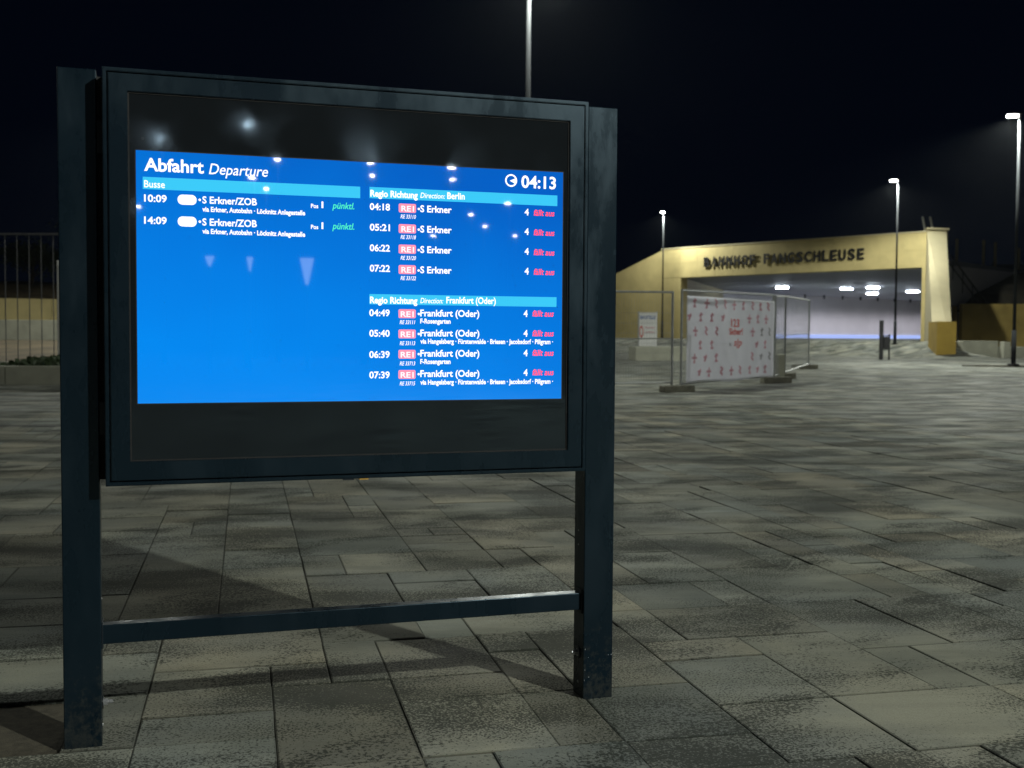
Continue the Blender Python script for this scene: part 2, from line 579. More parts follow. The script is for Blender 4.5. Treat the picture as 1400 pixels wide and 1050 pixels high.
# housing: tray with a thin rim round the door, and the box behind
bm = bmesh.new()
ring(bm, OUT, (OUT[0] + 0.0105, OUT[1] - 0.0105, OUT[2] + 0.0105, OUT[3] - 0.0105), -0.0235, 0.01)
es = [e for e in bm.edges if all(v.co.y < -0.02 for v in e.verts)]
bmesh.ops.bevel(bm, geom=es, offset=0.0018, segments=2, affect='EDGES')
box(bm, OUT[0] + 0.0003, OUT[1] - 0.0003, -0.002, 0.085, OUT[2] + 0.0003, OUT[3] - 0.0003, 0.002)
housing = finish('housing', bm, M_frame, disp)
bm = bmesh.new()
ring(bm, DOOR, INN, -0.025, -0.003)
es = [e for e in bm.edges if all(v.co.y < -0.02 for v in e.verts)]
bmesh.ops.bevel(bm, geom=es, offset=0.0016, segments=2, affect='EDGES')
door = finish('door_frame', bm, M_frame, disp)
bm = bmesh.new(); ring(bm, (INN[0] + 0.0002, INN[1] - 0.0002, INN[2] + 0.0002, INN[3] - 0.0002), (INN[0] + 0.004, INN[1] - 0.004, INN[2] + 0.004, INN[3] - 0.004), -0.0185, -0.012)
finish('gasket', bm, M_black, door)
bm = bmesh.new(); box(bm, INN[0] + 0.001, INN[1] - 0.001, -0.016, -0.006, INN[2] + 0.001, INN[3] - 0.001)
glass = finish('glass_panel', bm, M_glass, disp)
bm = bmesh.new(); tube(bm, (0.0168, -0.0165, 1.6328), (0.0168, -0.0155, 1.6328), 0.0042, n=16)
finish('light_sensor', bm, M_black, glass)
bm = bmesh.new(); box(bm, 0.598, 0.624, -0.02, -0.004, 0.7005, 0.7048)
finish('lock_tag', bm, M_gold, housing)
bm = bmesh.new(); box(bm, 0.552, 0.582, -0.02, -0.004, 0.7005, 0.7048)
finish('lock_tag', bm, M_frame2, housing)
# screen
bm = bmesh.new(); box(bm, SCR[0] - 0.003, SCR[1] + 0.003, -0.0164, -0.0155, SCR[2] - 0.003, SCR[3] + 0.003)
finish('screen_border', bm, M_black, glass)
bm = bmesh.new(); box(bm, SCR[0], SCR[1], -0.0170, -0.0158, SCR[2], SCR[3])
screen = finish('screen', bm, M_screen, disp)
YS = -0.0173
def flat(name, pts, mat, y=YS):
    bm = bmesh.new()
    a = [bm.verts.new((p[0], y, p[1])) for p in pts]
    b = [bm.verts.new((p[0], -0.0169, p[1])) for p in pts]
    n = len(pts)
    bm.faces.new(a)
    for k in range(n): bm.faces.new((a[k], b[k], b[(k + 1) % n], a[(k + 1) % n]))
    bmesh.ops.recalc_face_normals(bm, faces=bm.faces)
    return finish(name, bm, mat, screen)
def rrect(x0, x1, y0, y1, r, n=5):
    P = []
    for cx, cy, a0 in ((x1 - r, y1 - r, 0), (x0 + r, y1 - r, 90), (x0 + r, y0 + r, 180), (x1 - r, y0 + r, 270)):
        for k in range(n + 1):
            t = R(a0 + 90 * k / n)
            P.append((cx + r * math.cos(t), cy + r * math.sin(t)))
    return P
for q in ((0.016, 0.6, 1.499, 1.5312), (0.6265, 1.192, 1.5005, 1.532), (0.6265, 1.192, 1.2005, 1.2295)):
    flat('heading_bar', [(q[0], q[2]), (q[1], q[2]), (q[1], q[3]), (q[0], q[3])], M_bar, -0.0172)
for w in (1.4882, 1.4297):
    flat('bus_badge', rrect(0.105, 0.1542, w - 0.0268, w, 0.0125), M_w, -0.0172)
for w in (1.489, 1.4304, 1.3722, 1.3139, 1.1876, 1.1296, 1.0713, 1.0131):
    flat('train_badge', rrect(0.7108, 0.7613, w - 0.0255, w, 0.004, 3), M_p, -0.0172)
def ringflat(cu, cw, r1, r2, mat):
    bm = bmesh.new()
    n = 40
    A = [bm.verts.new((cu + r1 * math.cos(2 * math.pi * k / n), YS, cw + r1 * math.sin(2 * math.pi * k / n))) for k in range(n)]
    B = [bm.verts.new((cu + r2 * math.cos(2 * math.pi * k / n), YS, cw + r2 * math.sin(2 * math.pi * k / n))) for k in range(n)]
    for k in range(n): bm.faces.new((A[k], B[k], B[(k + 1) % n], A[(k + 1) % n]))
    bmesh.ops.recalc_face_normals(bm, faces=bm.faces)
    for f in bm.faces:
        if f.normal.y > 0: f.normal_flip()
    return finish('clock_symbol', bm, mat, screen)
ringflat(1.047, 1.5697, 0.0185, 0.0138, M_w)
flat('clock_hand', [(1.0425, 1.5690), (1.0585, 1.5610), (1.0600, 1.5650), (1.0600, 1.5765)], M_w)
for (u, w) in ((0.1625, 1.476), (0.1625, 1.4174), (0.7694, 1.4755), (0.7694, 1.4165), (0.7694, 1.358), (0.7694, 1.2995), (0.7703, 1.1745), (0.7703, 1.117), (0.7703, 1.059), (0.7703, 1.001)):
    flat('bullet_dot', rrect(u - 0.0034, u + 0.0034, w - 0.0034, w + 0.0034, 0.0033, 3), M_w)

def text_mesh(body, bold=0.0, shear=0.0, extrude=0.0):
    cu = bpy.data.curves.new('text', 'FONT')
    cu.body = body
    cu.size = 1.0
    cu.offset = bold
    cu.shear = shear
    cu.extrude = extrude
    cu.resolution_u = 3
    o = bpy.data.objects.new('text', cu)
    COL.objects.link(o)
    bpy.context.view_layer.update()
    dg = bpy.context.evaluated_depsgraph_get()
    me = bpy.data.meshes.new_from_object(o.evaluated_get(dg))
    bpy.data.objects.remove(o)
    bpy.data.curves.remove(cu)
    return me
_h = text_mesh('H')
CAP = max(v.co.y for v in _h.vertices)
_cache = {}
def lettering(name, body, x0, z0, width, cap, mat, parent, y, style='b', extrude=0.0):
    bold = {'b': 0.030 if 'g' in body else 0.023, 'm': 0.010, 'i': 0.004, 'bi': 0.010, 'n': 0.0}[style]
    shear = 0.22 if 'i' in style else 0.0
    key = (body, style, extrude)
    if key not in _cache: _cache[key] = text_mesh(body, bold, shear, extrude)
    me = _cache[key].copy()
    xs = [v.co.x for v in me.vertices]
    a, b = min(xs), max(xs)
    k = width / (b - a)
    kz = cap / CAP
    for v in me.vertices:
        v.co = Vector((x0 + (v.co.x - a) * k, y + (-v.co.z if extrude else 0), z0 + v.co.y * kz))
    me.materials.clear()
    return link(name, me, mat, parent)
TEXTS = [
    ('Abfahrt', 0.0198, 1.5481, 0.1539, 0.0328, 'W', 'b'),
    ('Departure', 0.187, 1.5467, 0.1572, 0.0284, 'W', 'i'),
    ('Busse', 0.0195, 1.5037, 0.053, 0.0183, 'W', 'm'),
    ('10:09', 0.0192, 1.4659, 0.0577, 0.0182, 'W', 'b'),
    ('S Erkner/ZOB', 0.1695, 1.4674, 0.1445, 0.018, 'W', 'b'),
    ('via Erkner, Autobahn · Löcknitz Anlegestelle', 0.1693, 1.4452, 0.2763, 0.0126, 'W', 'b'),
    ('Pos', 0.4618, 1.4664, 0.0202, 0.0111, 'W', 'b'),
    ('1', 0.4901, 1.4671, 0.0081, 0.0182, 'W', 'b'),
    ('pünktl.', 0.5213, 1.4671, 0.062, 0.0175, 'G', 'bi'),
    ('14:09', 0.0188, 1.4073, 0.0577, 0.0182, 'W', 'b'),
    ('S Erkner/ZOB', 0.1691, 1.4079, 0.1446, 0.0181, 'W', 'b'),
    ('via Erkner, Autobahn · Löcknitz Anlegestelle', 0.169, 1.3857, 0.2765, 0.0126, 'W', 'b'),
    ('Pos', 0.4617, 1.4082, 0.0202, 0.0111, 'W', 'b'),
    ('1', 0.49, 1.4088, 0.0081, 0.0183, 'W', 'b'),
    ('pünktl.', 0.5212, 1.4098, 0.0621, 0.0175, 'G', 'bi'),
    ('04:13', 1.0786, 1.5511, 0.1084, 0.0341, 'W', 'b'),
    ('Regio Richtung', 0.6289, 1.5057, 0.1372, 0.0176, 'W', 'b'),
    ('Direction:', 0.7736, 1.5077, 0.0733, 0.0145, 'W', 'bi'),
    ('Berlin', 0.8534, 1.5082, 0.0524, 0.018, 'W', 'b'),
    ('04:18', 0.6273, 1.4679, 0.058, 0.0181, 'W', 'b'),
    ('RE 33110', 0.7162, 1.4469, 0.0447, 0.0108, 'W', 'bi'),
    ('RE1', 0.7183, 1.4673, 0.0372, 0.0153, 'P', 'b'),
    ('S Erkner', 0.7737, 1.4674, 0.0929, 0.0183, 'W', 'b'),
    ('4', 1.0892, 1.47, 0.0132, 0.0184, 'W', 'b'),
    ('fällt aus', 1.1181, 1.4701, 0.065, 0.0172, 'R', 'bi'),
    ('05:21', 0.6273, 1.4097, 0.0581, 0.0181, 'W', 'b'),
    ('RE 33118', 0.7164, 1.3885, 0.0447, 0.0108, 'W', 'bi'),
    ('RE1', 0.7184, 1.409, 0.0373, 0.0153, 'P', 'b'),
    ('S Erkner', 0.7739, 1.4091, 0.093, 0.0183, 'W', 'b'),
    ('4', 1.0896, 1.4126, 0.0132, 0.0184, 'W', 'b'),
    ('fällt aus', 1.1185, 1.412, 0.065, 0.0172, 'R', 'bi'),
    ('06:22', 0.6274, 1.3515, 0.0581, 0.0181, 'W', 'b'),
    ('RE 33120', 0.7165, 1.3292, 0.0448, 0.0108, 'W', 'bi'),
    ('RE1', 0.7186, 1.3506, 0.0373, 0.0154, 'P', 'b'),
    ('S Erkner', 0.7741, 1.3507, 0.0931, 0.0184, 'W', 'b'),
    ('4', 1.09, 1.3542, 0.0132, 0.0185, 'W', 'b'),
    ('fällt aus', 1.119, 1.3535, 0.0651, 0.0172, 'R', 'bi'),
    ('07:22', 0.6275, 1.2939, 0.0582, 0.0181, 'W', 'b'),
    ('RE 33122', 0.7166, 1.2714, 0.0448, 0.0108, 'W', 'bi'),
    ('RE1', 0.7187, 1.2927, 0.0373, 0.0154, 'P', 'b'),
    ('S Erkner', 0.7742, 1.2926, 0.0931, 0.0184, 'W', 'b'),
    ('4', 1.0904, 1.2957, 0.0132, 0.0185, 'W', 'b'),
    ('fällt aus', 1.1194, 1.2953, 0.0651, 0.0173, 'R', 'bi'),
    ('Regio Richtung', 0.6282, 1.2039, 0.1377, 0.0178, 'W', 'b'),
    ('Direction:', 0.7745, 1.206, 0.0682, 0.0147, 'W', 'bi'),
    ('Frankfurt (Oder)', 0.8518, 1.2067, 0.1502, 0.0181, 'W', 'b'),
    ('04:49', 0.6261, 1.1675, 0.0589, 0.0182, 'W', 'b'),
    ('RE 33111', 0.7143, 1.1451, 0.0453, 0.0109, 'W', 'bi'),
    ('RE1', 0.7169, 1.166, 0.0384, 0.0154, 'P', 'b'),
    ('Frankfurt (Oder)', 0.7746, 1.1683, 0.1771, 0.0185, 'W', 'b'),
    ('F-Rosengarten', 0.7747, 1.1477, 0.0901, 0.0132, 'W', 'b'),
    ('4', 1.0882, 1.1702, 0.0128, 0.0186, 'W', 'b'),
    ('fällt aus', 1.1165, 1.1716, 0.0668, 0.0173, 'R', 'bi'),
    ('05:40', 0.6262, 1.1091, 0.0589, 0.0182, 'W', 'b'),
    ('RE 33113', 0.7145, 1.0847, 0.0453, 0.0109, 'W', 'bi'),
    ('RE1', 0.717, 1.1079, 0.0385, 0.0155, 'P', 'b'),
    ('Frankfurt (Oder)', 0.7748, 1.1107, 0.1773, 0.0185, 'W', 'b'),
    ('via Hangelsberg · Fürstenwalde · Briesen · Jacobsdorf · Pillgram ·', 0.7749, 1.0895, 0.4068, 0.0132, 'W', 'b'),
    ('4', 1.0886, 1.1116, 0.0128, 0.0186, 'W', 'b'),
    ('fällt aus', 1.1169, 1.1127, 0.0669, 0.0173, 'R', 'bi'),
    ('06:39', 0.6262, 1.0485, 0.059, 0.0183, 'W', 'b'),
    ('RE 33713', 0.7146, 1.0265, 0.0454, 0.0109, 'W', 'bi'),
    ('RE1', 0.7171, 1.0496, 0.0385, 0.0155, 'P', 'b'),
    ('Frankfurt (Oder)', 0.775, 1.0521, 0.1774, 0.0185, 'W', 'b'),
    ('F-Rosengarten', 0.775, 1.0308, 0.0902, 0.0133, 'W', 'b'),
    ('4', 1.089, 1.0532, 0.0128, 0.0186, 'W', 'b'),
    ('fällt aus', 1.1174, 1.0545, 0.0669, 0.0174, 'R', 'bi'),
    ('07:39', 0.6263, 0.9902, 0.059, 0.0183, 'W', 'b'),
    ('RE 33715', 0.7147, 0.9689, 0.0454, 0.0109, 'W', 'bi'),
    ('RE1', 0.7172, 0.9913, 0.0385, 0.0155, 'P', 'b'),
    ('Frankfurt (Oder)', 0.7751, 0.9933, 0.1776, 0.0185, 'W', 'b'),
    ('via Hangelsberg · Fürstenwalde · Briesen · Jacobsdorf · Pillgram ·', 0.7752, 0.971, 0.4075, 0.0133, 'W', 'b'),
    ('4', 1.0894, 0.9949, 0.0128, 0.0187, 'W', 'b'),
    ('fällt aus', 1.1178, 0.9963, 0.067, 0.0174, 'R', 'bi'),
]

TEXTS = [(a, b + (0.001 if a == '1' else 0), c, 0.005 if a == '1' else d, e, f_, 'n' if a == '1' else g) for a, b, c, d, e, f_, g in TEXTS]
MT_ = {'W': M_w, 'G': M_g, 'R': M_r, 'P': M_pw}
for (s, u, w, du, cap, c, st) in TEXTS:
    lettering('lettering', s, u, w, du, cap, MT_[c], screen, -0.0176, st)

for o in (housing, door, glass, screen): o.location = (0, -0.05, 0.0227)
for a, b in ((-0.1013, -0.0835), (1.2872, 1.3154)):
    for w in (0.86, 1.62):
        bm = bmesh.new(); box(bm, a, b, 0.004, 0.03, w, w + 0.09, 0.001)
        finish('mounting_bracket', bm, M_frame2, disp)
    bm = bmesh.new(); box(bm, a, b, 0.0305, 0.0345, 0.735, 1.83)  # black strip added to make the gap beside the post dark
    finish('gap_strip', bm, M_black, disp)

# ------------------------------------------------------------------ street lamps
def lamp_light(parent, loc, watts, size=160, col=(0.96, 1.0, 0.90), rad=0.13, aim=(0, 0, -1)):
    ld = bpy.data.lights.new('lamp_light', 'SPOT')
    ld.energy = watts
    ld.color = col
    ld.spot_size = R(size)
    ld.spot_blend = 0.25
    ld.shadow_soft_size = rad
    o = bpy.data.objects.new('lamp_light', ld)
    COL.objects.link(o)
    o.parent = parent
    o.location = loc
    o.rotation_euler = Vector(aim).to_track_quat('-Z', 'Y').to_euler()
    return o

_m = {}
def make_lamp(loc, H, az, label, watts=0, size=160, far=False, r=0.055):
    t = empty('street_lamp', loc, az, label, 'street lamp', 'slim LED street lamps round the square')
    key = round(H, 2), r, far
    if key not in _m:
        bm = bmesh.new()
        tube(bm, (0, 0, -0.3), (0, 0, 1.1), r * 1.35, n=16)
        tube(bm, (0, 0, 1.1), (0, 0, H - 0.02), r, r * 0.62, n=16)
        pm = bpy.data.meshes.new('pole'); bm.to_mesh(pm); bm.free(); pm.materials.append(M_pole)
        for p in pm.polygons: p.use_smooth = len(p.vertices) == 4
        bm = bmesh.new()
        box(bm, -0.05, 0.40, -0.11, 0.11, H - 0.005, H + 0.05, 0.018)
        tube(bm, (0, 0, H - 0.12), (0, 0, H - 0.005), 0.05, n=14)
        hm = bpy.data.meshes.new('lamp_head'); bm.to_mesh(hm); bm.free(); hm.materials.append(M_darkmetal)
        bm = bmesh.new()
        box(bm, 0.08, 0.38, -0.09, 0.09, H - (0.025 if far else 0.08), H - 0.007)
        lm = bpy.data.meshes.new('lens'); bm.to_mesh(lm); bm.free(); lm.materials.append(M_lens_far if far else M_lens)
        bm = bmesh.new()
        tube(bm, (0, 0, -0.05), (0, 0, 0.025), 0.17, n=20)
        fm = bpy.data.meshes.new('base_flange'); bm.to_mesh(fm); bm.free(); fm.materials.append(M_darkmetal)
        _m[key] = pm, hm, lm, fm
    pm, hm, lm, fm = _m[key]
    link('pole', pm, parent=t)
    hd = link('lamp_head', hm, parent=t)
    link('lens', lm, parent=hd)
    link('base_flange', fm, parent=t)
    if watts: lamp_light(t, (0.28, 0, H - 0.17), watts, size)
    return t
def gz(x, y): return ground_z(x, y)

L3 = make_lamp((16.1, 36.5, 0.28), 7.95, R(180), 'street lamp at the right edge, standing in the dark planting bed', 4200)
L2 = make_lamp((18.57, 55.2, gz(18.57, 55.2)), 7.9, R(190), 'middle street lamp standing on the ramp in front of the underpass', 2900)
L1 = make_lamp((9.35, 71.0, gz(9.35, 71)), 7.85, R(250), 'farthest street lamp, in front of the left yellow wing wall', 1700)
L4 = make_lamp((0.31, 25.0, 0.05), 9.0, R(20), 'street lamp rising behind the departure board, its head above the frame', 1900, r=0.072)
L0 = make_lamp((9.6, -5.9, 0.0), 8.0, R(135), 'street lamp behind the photographer, nearest to the board', 5900)
L5 = make_lamp((13.5, 13.0, 0.0), 8.0, R(190), 'added street lamp out of view to the right, in front of the planting bed', 1300)  # unseen lamp added as front light for the banner
L6 = make_lamp((-15.5, 13.5, 0.0), 8.0, R(-10), 'added street lamp out of view to the left, in front of the raised planter', 700)  # unseen lamp added to lift the planter kerb and left paving
# the lamps behind the photographer that the board mirrors
GL = ['soft border glow above Departure', 'faint border glow above Abfahrt',
      'border glow above the gap between tables', 'glint at the top edge beside Departure',
      'glint at the top edge, screen centre', 'glint left of the clock symbol',
      'glint touching the word Departure', 'glint close above Regio Richtung', 'glint inside the Busse bar',
      'glint close above Berlin', 'glint under the Berlin bar', 'glint right of the first S Erkner',
      'glint at the left screen edge beside 10:09', 'glint right of the second S Erkner', 'glint under the second S Erkner',
      'glint left of the second track number 4']
def mirrored(px_hit, d, dist): return (px_hit[0] + d[0] * dist, px_hit[1] + d[1] * dist)
for k, (hit, d, dist, w) in enumerate((
        ((-0.731, 3.135), (0.382, -0.924), 35.7, 0), ((-0.940, 3.068), (0.318, -0.948), 39.5, 0), ((-0.423, 3.234), (0.471, -0.882), 39.3, 0),
        ((-0.650, 3.161), (0.406, -0.914), 43.2, 0), ((-0.408, 3.239), (0.476, -0.880), 43.2, 0), ((-0.171, 3.315), (0.539, -0.842), 44.1, 0),
        ((-0.711, 3.142), (0.388, -0.922), 48.9, 0), ((-0.398, 3.242), (0.478, -0.878), 47.0, 0), ((-0.679, 3.152), (0.397, -0.918), 52.7, 0),
        ((-0.180, 3.312), (0.537, -0.844), 47.7, 0), ((-0.010, 3.366), (0.579, -0.815), 56.7, 0), ((-0.120, 3.331), (0.552, -0.834), 62.4, 0),
        ((-0.998, 3.049), (0.300, -0.954), 62.7, 0), ((-0.084, 3.342), (0.561, -0.828), 69.4, 0), ((-0.225, 3.297), (0.525, -0.851), 76.8, 0),
        ((0.010, 3.373), (0.584, -0.812), 76.1, 0))):
    x, y = mirrored(hit, d, dist)
    t = make_lamp((x, y, 0.0), 8.0, R(100 + (k * 47) % 60), 'street lamp behind the photographer, mirrored as ' + GL[k], w, far=True)

M_glow_cone = emissive('wedge_glow', (0.80, 0.90, 1.0), 4)  # glowing cones invented to mirror as pale wedges in the board
for hx, hy, dx, dy, r1, ht, lab in ((-0.574, 3.185, 0.428, -0.904, 0.20, 0.75, 'tall added glowing cone behind the photographer, largest pale wedge mirrored in the board'),
        (-0.724, 3.137, 0.384, -0.923, 0.09, 0.40, 'small added glowing cone behind the photographer, mirrored in the middle of the board'),
        (-0.824, 3.105, 0.353, -0.935, 0.13, 0.28, 'short added glowing cone behind the photographer, leftmost of the mirrored three')):
    x, y = mirrored((hx, hy), (dx, dy), 30)
    t = empty('added_glow_cone', (x, y, 0), 0, lab, 'lantern', 'glowing cones added behind the photographer')
    bm = bmesh.new(); tube(bm, (0, 0, 0), (0, 0, 3.28 - ht), 0.03, n=10); finish('pole', bm, M_darkmetal, t)
    bm = bmesh.new(); tube(bm, (0, 0, 3.28 - ht), (0, 0, 3.28), r1 * 0.2, r1, n=16); finish('glow_cone_body', bm, M_glow_cone, t)
    bm = bmesh.new(); tube(bm, (0, 0, 3.282), (0, 0, 3.32), r1 * 1.05, r1 * 0.8, n=16); finish('cap', bm, M_darkmetal, t)

# ------------------------------------------------------------------ station building and underpass
sta = empty('station_underpass', fac(9), 0, 'ochre concrete railway underpass building with black letters over its wide lit opening', 'station')
sta.location = (0, 0, 0)
rf = random.Random(3)
def fprism(name, qd, z0, z1, mat, parent):
    bm = bmesh.new()
    P = [fac(q, d) for q, d in qd]
    poly_prism(bm, [(p.x, p.y) for p in P], z0, z1)
    return finish(name, bm, mat, parent)
ZC, ZT = 4.82, 6.66
fascia = fprism('fascia', [(0.0, 0.0), (18.3, 0.0), (18.3, -0.9), (0.0, -0.9)], ZC, ZT - 0.03, M_yellow, sta)
n = 13
for k in range(n):
    a, b = 0.0 + 18.12 * k / n, 0.0 + 18.12 * (k + 1) / n
    for z0, z1 in ((ZC + 0.0, ZC + 0.91), (ZC + 0.918, ZT)):
        dd = 0.035 + rf.uniform(-0.004, 0.004)
        fprism('cladding_panel', [(a + 0.005, dd), (b - 0.005, dd), (b - 0.005, 0.001), (a + 0.005, 0.001)], z0, z1, M_yellow, fascia)
fprism('parapet_cap', [(-0.1, 0.09), (18.3, 0.09), (18.3, -0.95), (-0.1, -0.95)], ZT + 0.001, ZT + 0.06, M_butt, fascia)
# left wing wall, falling away to the left
wing = fprism('wing_wall', [(-9.0, 0.0), (1.5, 0.0), (1.5, -0.6), (-9.0, -0.6)], -0.5, [3.6, 4.80, 4.80, 3.6], M_yellow, sta)
n = 9
for k in range(n):
    a, b = (1.5, 0.0) if k == 0 else (-9.0 * (k - 1) / 8, -9.0 * k / 8)
    top = lambda q: 6.63 + min(0, q) * 0.335
    for z0, z1 in ((-0.4, 1.6), (1.608, 3.2), (3.208, None)):
        ztop = [z1] * 4 if z1 else ([top(a), top(b), top(b), top(a)] if a <= 0.01 else [4.8] * 4)
        bm = bmesh.new()
        A, B, C_, D_ = fac(a - 0.004, 0.03), fac(b + 0.004, 0.03), fac(b + 0.004, -0.3), fac(a - 0.004, -0.3)
        if min(ztop) > z0 + 0.05:
            poly_prism(bm, [(p.x, p.y) for p in (A, B, C_, D_)], z0, [min(z, ZC - 0.01) if a > 0.01 else z for z in ztop])
            finish('cladding_panel', bm, M_yellow, wing)
# right battered buttress
BX = [(21.72, 60.15), (22.75, 60.45)]      # top, at facade
bm = bmesh.new()
def V3(x, y, z): return bm.verts.new((x, y, z))
a = [V3(21.62, 59.55, 6.74), V3(22.72, 59.85, 6.74), V3(23.2, 61.2, 6.74), V3(22.1, 61.2, 6.74)]
b = [V3(19.25, 51.9, 0.0), V3(20.15, 51.9, 0.0), V3(23.4, 61.2, 0.0), V3(22.1, 61.2, 0.0)]
for k in range(4): bm.faces.new((a[k], b[k], b[(k + 1) % 4], a[(k + 1) % 4]))
bm.faces.new(a); bm.faces.new(b[::-1])
bmesh.ops.recalc_face_normals(bm, faces=bm.faces)
butt = finish('buttress', bm, M_butt, sta)
bm = bmesh.new(); poly_prism(bm, [(21.5, 59.3), (22.8, 59.65), (23.3, 61.4), (22.0, 61.4)], 6.745, 6.83)
finish('cap_stone', bm, M_butt, butt)
bm = bmesh.new(); poly_prism(bm, [(19.22, 51.5), (20.1, 51.5), (20.5, 53.6), (19.6, 53.6)], -0.1, 1.85)
finish('foot_block', bm, M_ochre_dark, butt)
fprism('right_jamb', [(17.86, 0.03), (18.3, 0.03), (18.3, -0.9), (17.86, -0.9)], 0.3, ZC - 0.004, M_yellow, sta)
# interior
def wallseg(name, pts, z0, z1, mat, th=0.4):
    bm = bmesh.new()
    back = []
    for k, p in enumerate(pts):
        d = Vector(pts[min(k + 1, len(pts) - 1)]) - Vector(pts[max(k - 1, 0)])
        nrm = Vector((-d.y, d.x)).normalized()
        back.append((p[0] + nrm.x * th, p[1] + nrm.y * th))
    poly_prism(bm, list(pts) + back[::-1], z0, z1)
    return finish(name, bm, mat, sta)
wp = [(10.95, 72.9), (17.0, 92.0), (25.1, 102.6), (42.0, 117.0), (70.0, 141.0)]
wallseg('splay_wall', wp[:2], 0.3, ZC + 0.2, M_butt)
inner_wall = wallseg('inner_wall', wp[1:], 0.3, ZC + 0.2, M_uwall)
bm = bmesh.new()
C0, C1 = fac(0.9, -0.91), fac(18.2, -0.91)
poly_prism(bm, [(C0.x, C0.y), (C1.x, C1.y), (75, 120), (75, 150), (16, 100)], ZC + 0.004, ZC + 0.5)
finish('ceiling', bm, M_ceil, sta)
bm = bmesh.new()
poly_prism(bm, [(22.3, 60.9), (22.9, 60.9), (80.6, 119), (80, 119.4)], 0.3, ZC + 0.2)
finish('far_side_wall', bm, M_uwall, sta)
bm = bmesh.new()
poly_prism(bm, [(79, 118), (80, 119), (72, 146), (71, 145)], 0.3, ZC + 0.2)
finish('end_wall', bm, M_uwall, sta)
# cove light at the foot of the wall
bm = bmesh.new()
for (a, b) in ((wp[1], wp[2]), (wp[2], wp[3]), (wp[3], wp[4])):
    A, B = Vector(a), Vector(b)
    d = (B - A).normalized(); nr = Vector((d.y, -d.x))
    A2, B2 = A + nr * 0.12, B + nr * 0.12
    poly_prism(bm, [(A.x, A.y), (B.x, B.y), (B2.x, B2.y), (A2.x, A2.y)], 0.98, 1.30)
finish('cove_light', bm, M_cove, sta)
# ceiling luminaires: (px, py) read as distance along the view
def luminaire(x, y, L=0.85, rz=0.0):
    o = boxobj('ceiling_light', -L / 2 - 0.03, L / 2 + 0.03, -0.23, 0.23, -0.08, 0.0, M_darkmetal, sta, 0.01, loc=(x, y, ZC - 0.002), rz=rz)
    boxobj('diffuser', -L / 2, L / 2, -0.15, 0.15, -0.125, -0.082, M_tube, o, 0.02)
    return o
for x, y in ((19.85, 84.0), (25.2, 86.0), (26.3, 83.2), (31.6, 90.0), (30.0, 95.0)): luminaire(x, y)
for x, y in ((14.5, 76), (20, 72)): pass
for f_ in (-0.06, 0.07, 0.20, 0.33, 0.46, 0.59, 0.72, 0.85, 0.98):
    A, B = Vector(wp[2]), Vector(wp[3])
    d = (B - A).normalized(); nr = Vector((d.y, -d.x))
    P = A + (B - A) * f_ + nr * 2.4
    lamp_light(sta, (P.x, P.y, 4.45), 330, 150, (0.95, 0.93, 1.0), 0.4).data.spot_blend = 1.0
    boxobj('downlight', P.x - 0.07, P.x + 0.07, P.y - 0.07, P.y + 0.07, 4.5, ZC - 0.001, M_darkmetal, sta)
# station name, letters standing off the fascia
sign = empty('station_sign', (0, 0, 0), 0, 'black stand-off letters reading BAHNHOF FANGSCHLEUSE on the ochre fascia', 'sign')
ang = math.atan2(FD.y, FD.x)
so = fac(0, 0.13)
sign.location = (so.x, so.y, 0)
sign.rotation_euler = (0, 0, ang)
NAME = 'BAHNHOF FANGSCHLEUSE'
q0, q1 = 3.35, 14.55
adv = {'I': 0.5, ' ': 0.85, 'L': 0.9, 'E': 0.92, 'F': 0.9, 'M': 1.25}
tot = sum(adv.get(c, 1.0) for c in NAME)
x = q0
for c in NAME:
    wdt = (q1 - q0) * adv.get(c, 1.0) / tot
    if c != ' ':
        lettering('letter', c, x + wdt * 0.10, 5.42, wdt * 0.76, 0.56, M_black_letter, sign, 0, 'b', extrude=0.03)
        for zz in (5.5, 5.9):
            bm = bmesh.new()
            tube(bm, (x + wdt * 0.3, 0.0, zz), (x + wdt * 0.3, 0.13, zz), 0.012, n=6)
            finish('stand_off', bm, M_darkmetal, sign)
    x += wdt

# rails, posts and the bank above the wall on the right
def thing_mesh(name, bm, mat, label, cat, group=None, smooth=False):
    return tag(finish(name, bm, mat, smooth=smooth), label, cat, group)
for k, (x0, lab) in enumerate(((21.75, 'left one of two slanting pale rails on top of the buttress'), (22.15, 'right one of two slanting pale rails on top of the buttress'))):
    bm = bmesh.new(); tube(bm, (x0, 60.3, 6.83), (x0 - 0.25, 60.0, 7.45), 0.06, n=10)
    thing_mesh('stair_rail', bm, M_galv, lab, 'handrail')
bm = bmesh.new()
nb = 30
bank_pts = []
for j, (yy, zz) in enumerate(((62.3, 2.6), (64, 3.6), (68, 5.0), (73, 5.35), (100, 5.4))):
    row = []
    for k in range(nb):
        xx = 23.6 + k * 2.6 + (yy - 62.3) * 0.45
        row.append(bm.verts.new((xx, yy, zz + 0.25 * noise.noise(Vector((xx * 0.3, yy * 0.3, 1))))))
    bank_pts.append(row)
for j in range(4):
    for k in range(nb - 1):
        bm.faces.new((bank_pts[j][k], bank_pts[j][k + 1], bank_pts[j + 1][k + 1], bank_pts[j + 1][k]))
tag(finish('railway_embankment', bm, M_soil), kind='structure')['label'] = 'dark earth bank carrying the railway, right of the underpass'
bm = bmesh.new()
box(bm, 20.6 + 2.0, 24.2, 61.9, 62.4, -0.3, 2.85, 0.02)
thing_mesh('retaining_wall', bm, simple('dark_ochre_wall', (0.16, 0.11, 0.035), 0.85, var=0.3, scale=1), 'dark ochre retaining wall right behind the buttress', 'wall')
